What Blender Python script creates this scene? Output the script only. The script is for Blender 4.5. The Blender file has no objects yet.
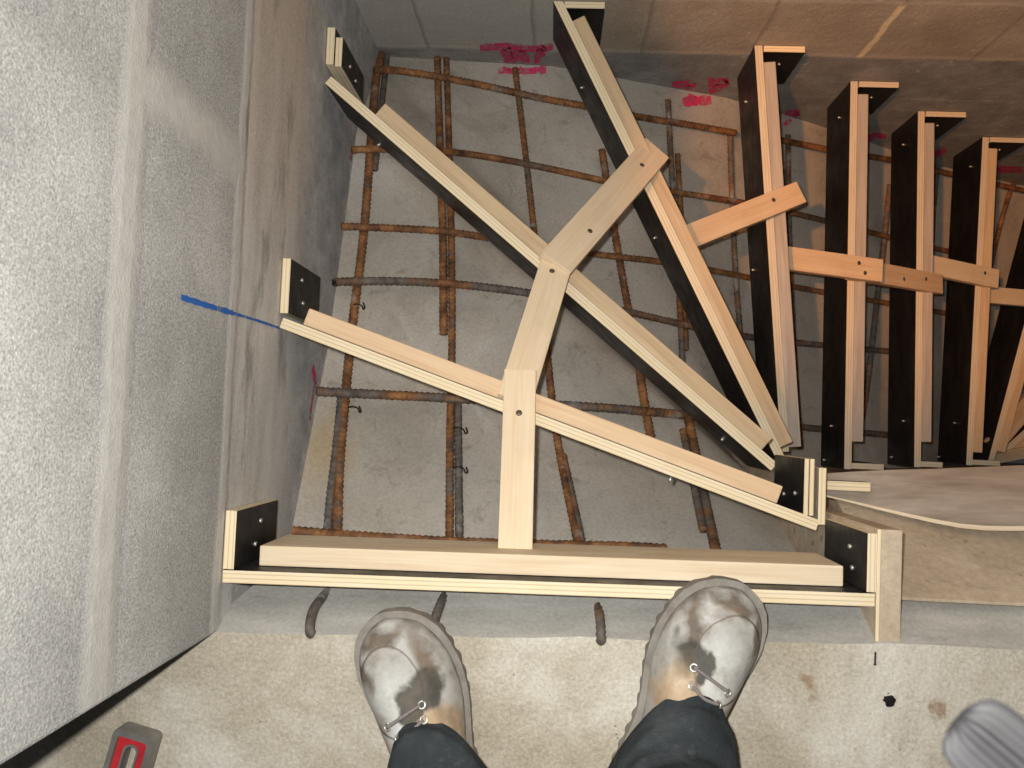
import bpy, bmesh, math, random
from mathutils import Vector, Matrix, noise as mnoise
from mathutils.bvhtree import BVHTree
random.seed(7)
S = bpy.context.scene
COL = S.collection

# ------------------------------------------------------------------ camera, world, lights, exposure
F = 850.0                      # focal length in pixels of a 1024 wide frame
NAD = (550.0, 425.0)           # pixel straight below the camera
ROLL = 0.040
CH = 0.95                      # camera height above the landing
dn = Vector(((NAD[0]-512)/F, -(NAD[1]-384)/F, -1)).normalized()      # world down, in camera axes
fw = Vector((math.sin(ROLL), math.cos(ROLL), 0)); fw = (fw - dn*fw.dot(dn)).normalized()
up = -dn
rt = fw.cross(up)
RC = Matrix((rt, fw, up))      # camera -> world rotation (rows are the world axes seen from the camera)
cd = bpy.data.cameras.new('camera'); cam = bpy.data.objects.new('camera', cd); COL.objects.link(cam)
cam.matrix_world = Matrix.Translation((0, 0, CH)) @ RC.to_4x4()
cd.sensor_width = 36; cd.lens = F/1024*36; cd.clip_start = 0.01
cd.dof.use_dof = True; cd.dof.focus_distance = 1.25; cd.dof.aperture_fstop = 17
S.camera = cam
S.view_settings.view_transform = 'Standard'; S.view_settings.look = 'None'
S.view_settings.gamma = 1; S.view_settings.use_curve_mapping = False
S.view_settings.exposure = 0.0

w = bpy.data.worlds.new('world'); S.world = w; w.use_nodes = True
w.node_tree.nodes['Background'].inputs[0].default_value = (0.9, 0.95, 1.0, 1)
w.node_tree.nodes['Background'].inputs[1].default_value = 0.03

def point_light(name, loc, power, color, radius):
    l = bpy.data.lights.new(name, 'POINT'); l.energy = power; l.color = color; l.shadow_soft_size = radius
    o = bpy.data.objects.new(name, l); o.location = loc; COL.objects.link(o); return o
point_light('camera_flash', (-0.030, 0.028, CH+0.012), 41, (1.0, 0.975, 0.94), 0.010)
def spot_light(name, loc, aim, power, color, angle, radius):
    l = bpy.data.lights.new(name, 'SPOT'); l.energy = power; l.color = color; l.spot_size = angle; l.spot_blend = .7; l.shadow_soft_size = radius
    o = bpy.data.objects.new(name, l); o.location = loc; o.rotation_euler = (Vector(aim)-Vector(loc)).to_track_quat('-Z', 'Y').to_euler(); COL.objects.link(o)
spot_light('work_lamp', (-0.80, -0.05, 2.30), (0.97, 0.72, -0.77), 280, (1.0, 0.37, 0.065), math.radians(27.5), 0.03)

def ray(px, py):
    return (RC @ Vector(((px-512)/F, -(py-384)/F, -1))).normalized()
def at(px, py, Z):             # point seen at a pixel, Z metres below the camera
    d = ray(px, py); return Vector((0, 0, CH)) + d*(-Z/d.z)
def pix(q):                    # pixel of a world point
    c = RC.transposed() @ (Vector(q)-Vector((0, 0, CH))); return 512-c.x/c.z*F, 384+c.y/c.z*F
def on_plane(px, py, co, no):
    d = ray(px, py); o = Vector((0, 0, CH)); return o + d*((Vector(co)-o).dot(no)/d.dot(no))

BRICK_Y = 0.716                           # far wall plane
J0, J1 = on_plane(858, 58, (0, BRICK_Y, 0), Vector((0, -1, 0))), on_plane(900, 5, (0, BRICK_Y, 0), Vector((0, -1, 0)))

# ------------------------------------------------------------------ materials
class N:
    def __init__(s, name):
        s.m = bpy.data.materials.new(name); s.m.use_nodes = True; s.t = s.m.node_tree
        s.b = s.t.nodes['Principled BSDF']; s.tc = s.t.nodes.new('ShaderNodeTexCoord')
        s.co = s.tc.outputs['Object']
    def n(s, k, **kw):
        x = s.t.nodes.new(k)
        for a, v in kw.items(): setattr(x, a, v)
        return x
    def put(s, sock, v):
        if isinstance(v, bpy.types.NodeSocket): s.t.links.new(v, sock)
        elif v is not None:
            if sock.type == 'RGBA' and len(v) == 3: v = (*v, 1)
            sock.default_value = v
    def scl(s, sc, rot=(0, 0, 0), loc=(0, 0, 0), vec=None):
        x = s.n('ShaderNodeMapping'); s.put(x.inputs[0], vec or s.co)
        x.inputs['Scale'].default_value = sc; x.inputs['Rotation'].default_value = rot; x.inputs['Location'].default_value = loc
        return x.outputs[0]
    def noise(s, scale, detail=4, rough=0.6, vec=None, dist=0.0):
        x = s.n('ShaderNodeTexNoise'); s.put(x.inputs['Vector'], vec or s.co)
        x.inputs['Scale'].default_value = scale; x.inputs['Detail'].default_value = detail
        x.inputs['Roughness'].default_value = rough; x.inputs['Distortion'].default_value = dist
        return x.outputs[0]
    def voro(s, scale, vec=None, feature='F1'):
        x = s.n('ShaderNodeTexVoronoi', feature=feature); s.put(x.inputs['Vector'], vec or s.co); x.inputs['Scale'].default_value = scale
        return x.outputs['Distance']
    def ramp(s, fac, stops):
        x = s.n('ShaderNodeValToRGB'); s.put(x.inputs[0], fac); e = x.color_ramp.elements
        while len(e) < len(stops): e.new(0.5)
        for el, (p, c) in zip(e, stops):
            el.position = p; el.color = (c, c, c, 1) if isinstance(c, (int, float)) else (*c, 1)
        return x.outputs[0]
    def mix(s, fac, a, b, mode='MIX'):
        x = s.n('ShaderNodeMix', data_type='RGBA', blend_type=mode)
        s.put(x.inputs[0], fac); s.put(x.inputs[6], a); s.put(x.inputs[7], b); return x.outputs[2]
    def math(s, op, a, b=None, clamp=False):
        x = s.n('ShaderNodeMath', operation=op, use_clamp=clamp); s.put(x.inputs[0], a)
        if b is not None: s.put(x.inputs[1], b)
        return x.outputs[0]
    def xyz(s, vec=None):
        x = s.n('ShaderNodeSeparateXYZ'); s.put(x.inputs[0], vec or s.co); return x.outputs
    def band(s, v, c, half, soft):     # 1 where |v-c| < half
        d = s.math('ABSOLUTE', s.math('SUBTRACT', v, c))
        r = s.n('ShaderNodeMapRange'); s.put(r.inputs[0], d); r.inputs[1].default_value = half+soft; r.inputs[2].default_value = half
        return r.outputs[0]
    def step(s, v, c, soft):           # 0 below c, 1 above
        r = s.n('ShaderNodeMapRange'); s.put(r.inputs[0], v); r.inputs[1].default_value = c-soft; r.inputs[2].default_value = c+soft
        return r.outputs[0]
    def blob(s, vec, c, r, soft=0.35): # 1 inside an ellipsoid
        v = s.n('ShaderNodeVectorMath', operation='SUBTRACT'); s.put(v.inputs[0], vec); v.inputs[1].default_value = c
        d = s.n('ShaderNodeVectorMath', operation='DIVIDE'); s.put(d.inputs[0], v.outputs[0]); d.inputs[1].default_value = r
        l = s.n('ShaderNodeVectorMath', operation='LENGTH'); s.put(l.inputs[0], d.outputs[0])
        m = s.n('ShaderNodeMapRange'); s.put(m.inputs[0], l.outputs['Value']); m.inputs[1].default_value = 1+soft/2; m.inputs[2].default_value = 1-soft/2
        return m.outputs[0]
    def warp(s, amount, scale):
        x = s.n('ShaderNodeTexNoise'); s.put(x.inputs['Vector'], s.co); x.inputs['Scale'].default_value = scale; x.inputs['Detail'].default_value = 4
        a = s.n('ShaderNodeVectorMath', operation='SUBTRACT'); s.put(a.inputs[0], x.outputs['Color']); a.inputs[1].default_value = (.5, .5, .5)
        b = s.n('ShaderNodeVectorMath', operation='SCALE'); s.put(b.inputs[0], a.outputs[0]); b.inputs['Scale'].default_value = amount
        c = s.n('ShaderNodeVectorMath', operation='ADD'); s.put(c.inputs[0], s.co); s.put(c.inputs[1], b.outputs[0]); return c.outputs[0]
    def bump(s, h, strength, dist):
        x = s.n('ShaderNodeBump'); s.put(x.inputs['Height'], h); x.inputs['Strength'].default_value = strength; x.inputs['Distance'].default_value = dist
        s.put(s.b.inputs['Normal'], x.outputs[0])
    def done(s, color, rough=0.8, spec=0.3, metal=0.0):
        s.put(s.b.inputs['Base Color'], color); s.put(s.b.inputs['Roughness'], rough)
        s.b.inputs['Specular IOR Level'].default_value = spec; s.b.inputs['Metallic'].default_value = metal
        return s.m

def mat_block():               # left block wall: courses above floor level, plastered slab edge below
    q = N('block_wall'); x, y, z = q.xyz()
    wob = q.math('MULTIPLY', q.math('SUBTRACT', q.noise(9, 5), .5), .03)
    zz = q.math('ADD', z, wob); yy = q.math('ADD', y, wob)
    sp = q.noise(330, 3, .7)
    base = q.ramp(q.noise(4.5, 6, .6), [(.30, (.33, .33, .32)), (.52, (.45, .45, .435)), (.72, (.60, .595, .575))])
    base = q.mix(.75, base, q.ramp(sp, [(.3, (.36, .36, .36)), (.7, (.66, .66, .65))]), 'OVERLAY')
    mort = q.mix(q.noise(60, 4), (.46, .45, .42), (.66, .645, .60))
    m = q.math('MAXIMUM', q.band(zz, .253, .012, .016), q.band(zz, .004, .006, .010))
    up1 = q.step(z, .0, .003); up2 = q.step(z, .253, .003)
    j1 = q.math('MAXIMUM', q.band(yy, .285, .010, .022), q.band(yy, -.36, .008, .012))
    m = q.math('MAXIMUM', m, q.math('MULTIPLY', q.math('MULTIPLY', j1, up1), q.math('SUBTRACT', 1.0, up2)))
    base = q.mix(.5, base, q.ramp(q.noise(520, 2, .7), [(.32, .2), (.68, .8)]), 'OVERLAY')
    c = q.mix(m, base, mort)
    low = q.noise(9, 6, .65, q.scl((1, .35, 2.2)))
    lowc = q.ramp(low, [(.28, (.46, .445, .41)), (.5, (.62, .605, .57)), (.72, (.74, .725, .69))])
    lowc = q.mix(q.math('MULTIPLY', q.step(y, .34, .2), .62), lowc, (.58, .45, .33))  # tan plaster, with a warm lamp glow painted in towards the far end
    st = q.ramp(q.noise(16, 5, .6, q.scl((1, .28, 1), (.75, 0, 0))), [(.56, 0.), (.66, 1.)])
    lowc = q.mix(q.math('MULTIPLY', st, .65), lowc, (.17, .16, .145))
    bs = q.step(q.math('ADD', z, q.math('MULTIPLY', wob, 1.6)), -.235, .045)
    lowc = q.mix(q.math('SUBTRACT', 1.0, bs), lowc, q.ramp(q.noise(22, 5, .7), [(.35, (.38, .385, .39)), (.55, (.54, .54, .54)), (.75, (.74, .74, .73))]))
    lowc = q.mix(.35, lowc, q.ramp(q.noise(240, 3), [(.3, .3), (.7, .7)]), 'OVERLAY')
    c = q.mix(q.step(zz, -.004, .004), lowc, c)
    h = q.math('ADD', q.math('MULTIPLY', sp, .6), q.math('MULTIPLY', m, 1.0))
    h = q.math('ADD', h, q.math('MULTIPLY', q.noise(45, 5, .7), .8))
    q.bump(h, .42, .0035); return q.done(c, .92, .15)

def mat_brick():               # far wall: clay blocks over a grey concrete strip
    q = N('brick_wall'); x, y, z = q.xyz()
    wob = q.math('MULTIPLY', q.math('SUBTRACT', q.noise(11, 5), .5), .016)
    zz = q.math('ADD', z, wob); xx = q.math('ADD', x, wob)
    br = q.ramp(q.noise(6, 6, .6), [(.3, (.33, .265, .20)), (.55, (.46, .385, .30)), (.75, (.58, .50, .41))])
    grey = q.ramp(q.noise(14, 6, .65), [(.3, (.22, .21, .195)), (.55, (.33, .32, .30)), (.78, (.50, .48, .455))])
    left = q.step(q.math('ADD', x, q.math('MULTIPLY', wob, 6)), .04, .06)
    ub = q.mix(left, q.mix(q.noise(20, 4), (.40, .385, .35), (.54, .52, .475)), br)
    fl = q.math('FRACT', q.math('DIVIDE', q.math('SUBTRACT', zz, J0.z), J1.z-J0.z))
    jz = q.band(fl, .0, .03, .05)
    fx = q.math('FRACT', q.math('DIVIDE', q.math('SUBTRACT', xx, J0.x), .205)); jx = q.band(fx, .0, .016, .03)
    ub = q.mix(q.math('MULTIPLY', jz, .6), ub, (.52, .47, .40))
    one = q.math('MULTIPLY', q.band(xx, J0.x+.002, .004, .004), q.math('MULTIPLY', q.step(z, J0.z, .01), q.math('SUBTRACT', 1.0, q.step(z, J1.z, .01))))
    ub = q.mix(q.math('MULTIPLY', jx, .55), ub, (.24, .205, .17))
    ub = q.mix(one, ub, (.88, .72, .46))
    sp = q.ramp(q.noise(42, 3, .5), [(.66, 0.), (.71, 1.)])
    c = q.mix(q.step(zz, J0.z, .006), grey, ub)
    c = q.mix(q.math('MULTIPLY', sp, .55), c, (.62, .60, .56))
    c = q.mix(.3, c, q.ramp(q.noise(260, 3), [(.3, .3), (.7, .7)]), 'OVERLAY')
    q.bump(q.math('ADD', q.noise(90, 5, .7), q.math('MULTIPLY', jz, .5)), .4, .004); return q.done(c, .9, .15)

def mat_soffit():
    q = N('dusty_formwork_deck')
    c = q.ramp(q.noise(5, 7, .62, None, .6), [(.28, (.33, .30, .255)), (.48, (.45, .415, .36)), (.62, (.50, .465, .41)), (.78, (.59, .56, .51))])
    d = q.ramp(q.noise(23, 7, .7, None, 1.2), [(.56, 0.), (.70, 1.)])
    c = q.mix(q.math('MULTIPLY', d, .5), c, (.19, .165, .125))
    l = q.ramp(q.noise(8, 6, .6, q.scl((1.6, .5, 1), (0, 0, .5)), .8), [(.62, 0.), (.72, 1.)])
    c = q.mix(q.math('MULTIPLY', l, .45), c, (.58, .56, .52))
    c = q.mix(q.math('MULTIPLY', q.blob(q.warp(.09, 18), (-.335, -.05, -.33), (.035, .055, .2), 1.0), .75), c, (.45, .34, .19))
    c = q.mix(.3, c, q.ramp(q.noise(230, 3), [(.3, .3), (.7, .7)]), 'OVERLAY')
    q.bump(q.noise(70, 6, .7), .25, .004); return q.done(c, .85, .2)

def mat_floor():
    q = N('floor_concrete')
    c = q.ramp(q.noise(4.0, 7, .62, None, .5), [(.30, (.35, .305, .225)), (.45, (.48, .435, .345)), (.56, (.60, .57, .49)), (.72, (.76, .74, .68))])
    c = q.mix(q.math('MULTIPLY', q.ramp(q.noise(26, 6, .7), [(.5, 0.), (.72, 1.)]), .35), c, (.30, .265, .20))
    br = q.ramp(q.noise(13, 4, .5), [(.685, 0.), (.715, 1.)])
    c = q.mix(q.math('MULTIPLY', br, .6), c, (.27, .15, .07))
    pt = q.ramp(q.voro(60), [(.05, 1.), (.09, 0.)])
    c = q.mix(q.math('MULTIPLY', pt, q.ramp(q.noise(30, 2), [(.55, 0.), (.6, .8)])), c, (.12, .10, .08))
    c = q.mix(.55, c, q.ramp(q.noise(240, 5, .75), [(.3, .24), (.7, .76)]), 'OVERLAY')
    q.bump(q.math('ADD', q.noise(35, 7, .7), q.math('MULTIPLY', q.noise(190, 3), .4)), .5, .004); return q.done(c, .92, .15)

def mat_edge():
    q = N('smooth_slab_edge')
    c = q.ramp(q.noise(7, 6, .6, q.scl((.6, 1, 3))), [(.3, (.34, .33, .30)), (.55, (.45, .44, .405)), (.75, (.58, .565, .525))])
    c = q.mix(q.math('MULTIPLY', q.ramp(q.noise(40, 5, .7, q.scl((.25, 1, 1.5))), [(.6, 0.), (.7, 1.)]), .4), c, (.24, .23, .22))
    c = q.mix(.3, c, q.ramp(q.noise(230, 3), [(.3, .3), (.7, .7)]), 'OVERLAY')
    q.bump(q.noise(60, 5, .7), .25, .003); return q.done(c, .85, .2)

def mat_wood(name, dark, light, knot=.5):
    q = N(name)
    g = q.noise(9, 6, .62, q.scl((.35, 7, 3.5)), 1.0)
    c = q.ramp(g, [(.25, dark), (.5, tuple((a+b)/2 for a, b in zip(dark, light))), (.72, light)])
    f = q.noise(150, 4, .6, q.scl((.05, 1.6, 1.6)))
    c = q.mix(.35, c, q.ramp(f, [(.3, .32), (.7, .68)]), 'OVERLAY')
    k = q.ramp(q.voro(6.5, q.scl((1.0, 2.4, 1.2))), [(.045, 1.), (.09, 0.)])
    c = q.mix(q.math('MULTIPLY', k, knot), c, tuple(v*.38 for v in dark))
    blot = q.ramp(q.noise(11, 4), [(.55, 0.), (.75, 1.)])
    c = q.mix(q.math('MULTIPLY', blot, .25), c, tuple(v*.75 for v in dark))
    q.bump(f, .12, .001); return q.done(c, .65, .25)

def mat_ply(name, light, dark):   # plywood edge: veneers across the thickness (local Y)
    q = N(name); x, y, z = q.xyz()
    wv = q.math('ADD', y, q.math('MULTIPLY', q.noise(14, 3, .5, q.scl((.5, 1, 1))), .0016))
    s1 = q.math('SINE', q.math('MULTIPLY', wv, 2*math.pi/.005))
    c = q.mix(q.math('MULTIPLY', q.step(s1, .72, .25), .55), light, dark)
    c = q.mix(.4, c, q.ramp(q.noise(70, 4, .6, q.scl((.15, 1, 1))), [(.3, .33), (.7, .68)]), 'OVERLAY')
    v = q.ramp(q.noise(60, 3, .5, q.scl((.22, 1.5, 1))), [(.69, 0.), (.73, 1.)])
    c = q.mix(q.math('MULTIPLY', v, .7), c, tuple(d*.3 for d in dark))
    return q.done(c, .75, .2)

def mat_film():
    q = N('black_film')
    c = q.ramp(q.noise(20, 6, .7, q.scl((.5, 1, 1.5))), [(.42, (.008, .0075, .008)), (.62, (.021, .0195, .0195)), (.82, (.06, .057, .055))])
    d = q.ramp(q.noise(85, 5, .7), [(.67, 0.), (.75, 1.)])
    c = q.mix(q.math('MULTIPLY', d, .3), c, (.11, .105, .10))
    q.bump(q.noise(50, 3), .12, .001)
    return q.done(c, q.ramp(q.noise(30, 4), [(.3, .36), (.7, .6)]), .4)

def mat_rust(name, bias):
    q = N(name)
    g = q.noise(42, 6, .7); d = q.noise(11, 5, .65)
    c = q.ramp(g, [(.30, (.06, .034, .022)), (.46, (.17, .078, .032)), (.60, (.33, .15, .055)), (.76, (.46, .27, .13))])
    c = q.mix(q.ramp(d, [(bias-.05, 0.), (bias+.08, 1.)]), c, q.ramp(q.noise(60, 4), [(.3, (.07, .058, .05)), (.7, (.20, .175, .15))]))
    c = q.mix(q.math('MULTIPLY', q.ramp(q.noise(17, 5), [(.60, 0.), (.70, 1.)]), .75), c, (.42, .39, .35))
    q.bump(q.noise(300, 3), .3, .0006); return q.done(c, .72, .4, .1)

def mat_chip():
    q = N('chipboard')
    c = q.ramp(q.noise(10, 6, .65), [(.3, (.43, .34, .24)), (.55, (.56, .46, .34)), (.75, (.65, .56, .44))])
    c = q.mix(.45, c, q.ramp(q.noise(95, 5, .75), [(.3, .28), (.7, .72)]), 'OVERLAY')
    k = q.ramp(q.noise(42, 3, .5), [(.66, 0.), (.70, 1.)])
    c = q.mix(q.math('MULTIPLY', k, .5), c, (.22, .14, .08))
    q.bump(q.noise(120, 4), .2, .002); return q.done(c, .85, .15)

def mat_sheet():
    q = N('worn_sheet')
    g = q.noise(7, 7, .65, q.scl((.5, 3.2, 1)), .5)
    c = q.ramp(g, [(.3, (.24, .185, .14)), (.5, (.34, .28, .22)), (.7, (.45, .385, .32))])
    c = q.mix(.3, c, q.ramp(q.noise(120, 4, .6, q.scl((.15, 1.5, 1))), [(.3, .3), (.7, .7)]), 'OVERLAY')
    return q.done(c, .7, .25)

def mat_paint(name, col, cover):
    q = N(name)
    a = q.ramp(q.noise(70, 5, .7), [(cover-.12, 0.), (cover+.12, 1.)])
    tr = q.n('ShaderNodeBsdfTransparent'); mx = q.n('ShaderNodeMixShader')
    q.done(col, .7, .2)
    q.t.links.new(a, mx.inputs[0]); q.t.links.new(tr.outputs[0], mx.inputs[1]); q.t.links.new(q.b.outputs[0], mx.inputs[2])
    q.t.links.new(mx.outputs[0], q.t.nodes['Material Output'].inputs[0]); return q.m

def mat_plain(name, col, rough=.6, spec=.4, metal=0., var=.3, scale=60):
    q = N(name)
    c = q.mix(var, col, q.ramp(q.noise(scale, 5, .65), [(.3, .25), (.7, .72)]), 'OVERLAY')
    return q.done(c, rough, spec, metal)

def mat_boot(name, s):         # s = +1: inner side of the boot is +x
    q = N(name); wv = q.warp(.035, 32)
    c = q.ramp(q.noise(16, 6, .65), [(.28, (.27, .25, .21)), (.45, (.41, .40, .37)), (.6, (.52, .525, .50)), (.75, (.62, .62, .59))])
    tan = q.ramp(q.noise(28, 5, .65), [(.3, (.36, .255, .155)), (.6, (.52, .40, .27)), (.78, (.60, .51, .40))])
    tm = q.math('MAXIMUM', q.blob(wv, (s*.026, .180, .07), (.022, .034, .08), .5), q.blob(wv, (-s*.036, .150, .05), (.018, .045, .09), .6))
    c = q.mix(tm, c, tan)
    brn = q.ramp(q.noise(50, 5, .7), [(.3, (.07, .05, .035)), (.7, (.19, .135, .085))])
    m2 = q.math('MAXIMUM', q.blob(wv, (s*.036, .238, .05), (.008, .044, .08), .9), q.blob(wv, (s*.002, .283, .05), (.030, .007, .08), .9))
    m2 = q.math('MAXIMUM', m2, q.blob(wv, (-s*.030, .262, .05), (.006, .022, .08), .9))
    c = q.mix(q.math('MULTIPLY', m2, .85), c, brn)
    dk = q.ramp(q.noise(45, 5, .7), [(.3, (.028, .030, .026)), (.7, (.085, .08, .066))])
    m1 = q.math('MAXIMUM', q.blob(wv, (s*.030, .222, .05), (.019, .018, .08), .35), q.blob(wv, (s*.011, .216, .08), (.011, .016, .06), .35))
    m1 = q.math('MAXIMUM', m1, q.blob(wv, (-s*.046, .190, .03), (.006, .014, .08), .5))
    c = q.mix(q.math('MULTIPLY', m1, .9), c, dk)
    br = q.ramp(q.noise(26, 6, .7), [(.50, 0.), (.66, 1.)])
    c = q.mix(q.math('MULTIPLY', br, .5), c, (.20, .15, .095))
    rim = q.step(q.xyz(wv)[2], .036, .006)
    c = q.mix(q.math('MULTIPLY', q.math('SUBTRACT', 1.0, rim), .7), c, (.10, .08, .06))
    wv2 = q.warp(.006, 20)
    vamp = q.blob(wv2, (-s*.006, .232, .05), (.034, .044, .2), .06)
    ring = q.math('MULTIPLY', q.math('MULTIPLY', vamp, q.math('SUBTRACT', 1.0, vamp)), 4.0)
    c = q.mix(q.math('MULTIPLY', ring, .6), c, (.14, .12, .09))
    q.bump(q.math('ADD', q.noise(60, 6, .7), q.math('MULTIPLY', vamp, 1.2)), .5, .003); return q.done(c, .75, .25)

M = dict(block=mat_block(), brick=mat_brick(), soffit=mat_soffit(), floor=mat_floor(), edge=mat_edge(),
    pine=mat_wood('pale_pine', (.70, .55, .36), (.88, .76, .57), .35),
    peach=mat_wood('peach_pine', (.68, .46, .27), (.86, .65, .43), .3),  # one batten's own tone; on three braces it stands in for lamp orange
    brown=mat_wood('brown_pine', (.50, .36, .21), (.74, .57, .37), .6),
    grey=mat_wood('weathered_pine', (.36, .31, .26), (.60, .53, .46), .4),
    brace=mat_wood('planed_spruce', (.74, .58, .38), (.86, .71, .51), .35),
    ply=mat_ply('plywood_edge', (.84, .72, .50), (.50, .36, .20)), ply2=mat_ply('worn_plywood_edge', (.70, .60, .44), (.40, .30, .20)),
    film=mat_film(), rust=mat_rust('rusty_steel', .62), rust2=mat_rust('dark_rusty_steel', .47), dust=mat_rust('dusty_steel', .38),
    chip=mat_chip(), sheet=mat_sheet(),
    pink=mat_paint('pink_spray', (.74, .05, .17), .47), blue=mat_paint('blue_chalk', (.03, .15, .52), .40),
    steel=mat_plain('zinc_screw', (.62, .60, .55), .35, .5, .7), darkscrew=mat_plain('dark_screw', (.12, .10, .08), .5, .5, .5),
    wire=mat_plain('black_wire', (.05, .035, .03), .6, .4, .4))

# ------------------------------------------------------------------ helpers
def link(name, bm, mats, parent=None, smooth=False, mw=None):
    me = bpy.data.meshes.new(name); bmesh.ops.recalc_face_normals(bm, faces=bm.faces[:]); bm.to_mesh(me); bm.free()
    for m in (mats if isinstance(mats, (list, tuple)) else [mats]): me.materials.append(m)
    if smooth:
        for p in me.polygons: p.use_smooth = True
    o = bpy.data.objects.new(name, me); COL.objects.link(o)
    if parent: o.parent = parent
    if mw is not None: o.matrix_basis = mw
    return o
def empty(name, mw, label, cat, group=None):
    o = bpy.data.objects.new(name, None); COL.objects.link(o); o.empty_display_size = .05
    o.matrix_basis = mw; return tag(o, label, cat, group)
def tag(o, label, cat, group=None):
    o['label'] = label; o['category'] = cat
    if group: o['group'] = group
    return o
def struct(o): o['kind'] = 'structure'; return o
def box(bm, lo, hi, bev=0.0, mi=0):
    x0, y0, z0 = lo; x1, y1, z1 = hi
    v = [bm.verts.new(p) for p in ((x0,y0,z0),(x1,y0,z0),(x1,y1,z0),(x0,y1,z0),(x0,y0,z1),(x1,y0,z1),(x1,y1,z1),(x0,y1,z1))]
    fs = [bm.faces.new([v[i] for i in q]) for q in ((0,3,2,1),(4,5,6,7),(0,1,5,4),(1,2,6,5),(2,3,7,6),(3,0,4,7))]
    for f in fs: f.material_index = mi
    if bev > 0:
        es = {e for f in fs for e in f.edges}
        bmesh.ops.bevel(bm, geom=list(es), offset=bev, segments=2, affect='EDGES', profile=.6)
    return fs
def frame(P0, P1):              # local X along P0->P1 in plan, local Z up, local Y to the downhill side
    d = P1-P0; x = Vector((d.x, d.y, 0)).normalized(); z = Vector((0, 0, 1)); y = z.cross(x)
    m = Matrix((x, y, z)).transposed().to_4x4(); m.translation = P0; return m
def panel_bm(L, t, h, z0=0.0):  # film faced panel: film on the two big faces, veneer on the edges
    bm = bmesh.new(); box(bm, (0, 0, z0-h), (L, t, z0), .0009)
    bm.normal_update()
    for f in bm.faces: f.material_index = 1 if abs(f.normal.y) > .9 else 0
    return bm
def tube_bm(pts, r, seg=8, ribs=None, cap=True, bm=None, rad=None):
    bm = bm or bmesh.new(); rings = []; s = 0.0; prev = None; nrm = None
    for i, p in enumerate(pts):
        a = pts[max(i-1, 0)]; b = pts[min(i+1, len(pts)-1)]; t = (b-a).normalized()
        if nrm is None:
            nrm = t.orthogonal().normalized()
        nrm = (nrm - t*nrm.dot(t)).normalized(); bn = t.cross(nrm)
        if prev is not None: s += (p-prev).length
        prev = p; ring = []
        for k in range(seg):
            an = 2*math.pi*k/seg; rr = rad[i] if rad else r
            if ribs:
                ph = (s/ribs + (an if an < math.pi else 2*math.pi-an)/math.pi*.8) % 1.0
                rr *= 1.20 if ph < .40 else 1.0
                if k in (0, seg//2): rr = r*1.14
            ring.append(bm.verts.new(p + (nrm*math.cos(an) + bn*math.sin(an))*rr))
        rings.append(ring)
    for a, b in zip(rings, rings[1:]):
        for k in range(seg): bm.faces.new((a[k], a[(k+1) % seg], b[(k+1) % seg], b[k]))
    if cap: bm.faces.new(rings[0][::-1]); bm.faces.new(rings[-1])
    return bm
def smooth_path(P, step):
    out = []; n = len(P)
    for i in range(n-1):
        p0, p1, p2, p3 = P[max(i-1, 0)], P[i], P[i+1], P[min(i+2, n-1)]
        k = max(2, int((p2-p1).length/step))
        for j in range(k):
            t = j/k
            out.append(.5*((2*p1)+(p2-p0)*t+(2*p0-5*p1+4*p2-p3)*t*t+(3*p1-p0-3*p2+p3)*t**3))
    out.append(P[-1]); return out
def screw_bm(proud=.003, r=.0035):
    bm = bmesh.new()
    tube_bm([Vector((0, 0, -.004)), Vector((0, 0, proud*.4)), Vector((0, 0, proud))], r, 10, rad=[r*.6, r, r*.75], bm=bm)
    return bm
def put_screw(parent, co, no, mat='steel', proud=.003, r=.0035):   # co, no in world
    z = Vector(no).normalized(); x = z.orthogonal().normalized(); y = z.cross(x)
    m = Matrix((x, y, z)).transposed().to_4x4(); m.translation = co
    o = link('screw', screw_bm(proud, r), M[mat], parent, True); o.matrix_basis = PW(parent).inverted() @ m; return o
def PW(o):
    m = o.matrix_basis.copy()
    while o.parent: o = o.parent; m = o.matrix_basis @ m
    return m

# ------------------------------------------------------------------ the setting
WX = -.364                   # left wall plane
DY = BRICK_Y                                # far wall plane
RISE, H, T = .15, .145, .0145
def zt(k): return .004 + RISE*k           # depth of a form's top edge below the landing
EL, ER = at(220, 632, CH), at(1024, 647, CH)          # edge of the landing slab
def edge_y(x): return EL.y + (ER.y-EL.y)*(x-EL.x)/(ER.x-EL.x)
SLAB = .165

def strips(bm, lines, no, off, mi, proj):   # hand sprayed / snapped lines on a wall, part of the wall's own mesh
    for px, wd in lines:
        pts = [proj(*p) for p in px]; P = smooth_path(pts, .008) if len(pts) > 1 else pts
        prev = None
        for i, p in enumerate(P):
            t = (P[min(i+1, len(P)-1)]-P[max(i-1, 0)]).normalized(); s = Vector(no).cross(t).normalized()
            ww = wd*(.8+.4*random.random())/2
            a = bm.verts.new(p+Vector(no)*off+s*ww); b = bm.verts.new(p+Vector(no)*off-s*ww)
            if prev: bm.faces.new((prev[0], a, b, prev[1])).material_index = mi
            prev = (a, b)

YE = edge_y(WX)
bm = bmesh.new(); box(bm, (WX-.24, YE, -2.3), (WX, DY+.2, 1.0), .003)
lw = lambda a, b: on_plane(a, b, (WX, 0, 0), Vector((1, 0, 0)))
strips(bm, [([(180, 297), (205, 305), (232, 313)], .0065), ([(232, 313), (258, 321), (279, 328)], .0035)], (1, 0, 0), .0012, 1, lw)
strips(bm, [([(312, 366), (315, 385)], .016), ([(314, 380), (309, 420)], .010), ([(351, 150), (350, 160)], .010)], (1, 0, 0), .0014, 2, lw)
struct(link('wall_left', bm, [M['block'], M['blue'], M['pink']]))

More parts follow.
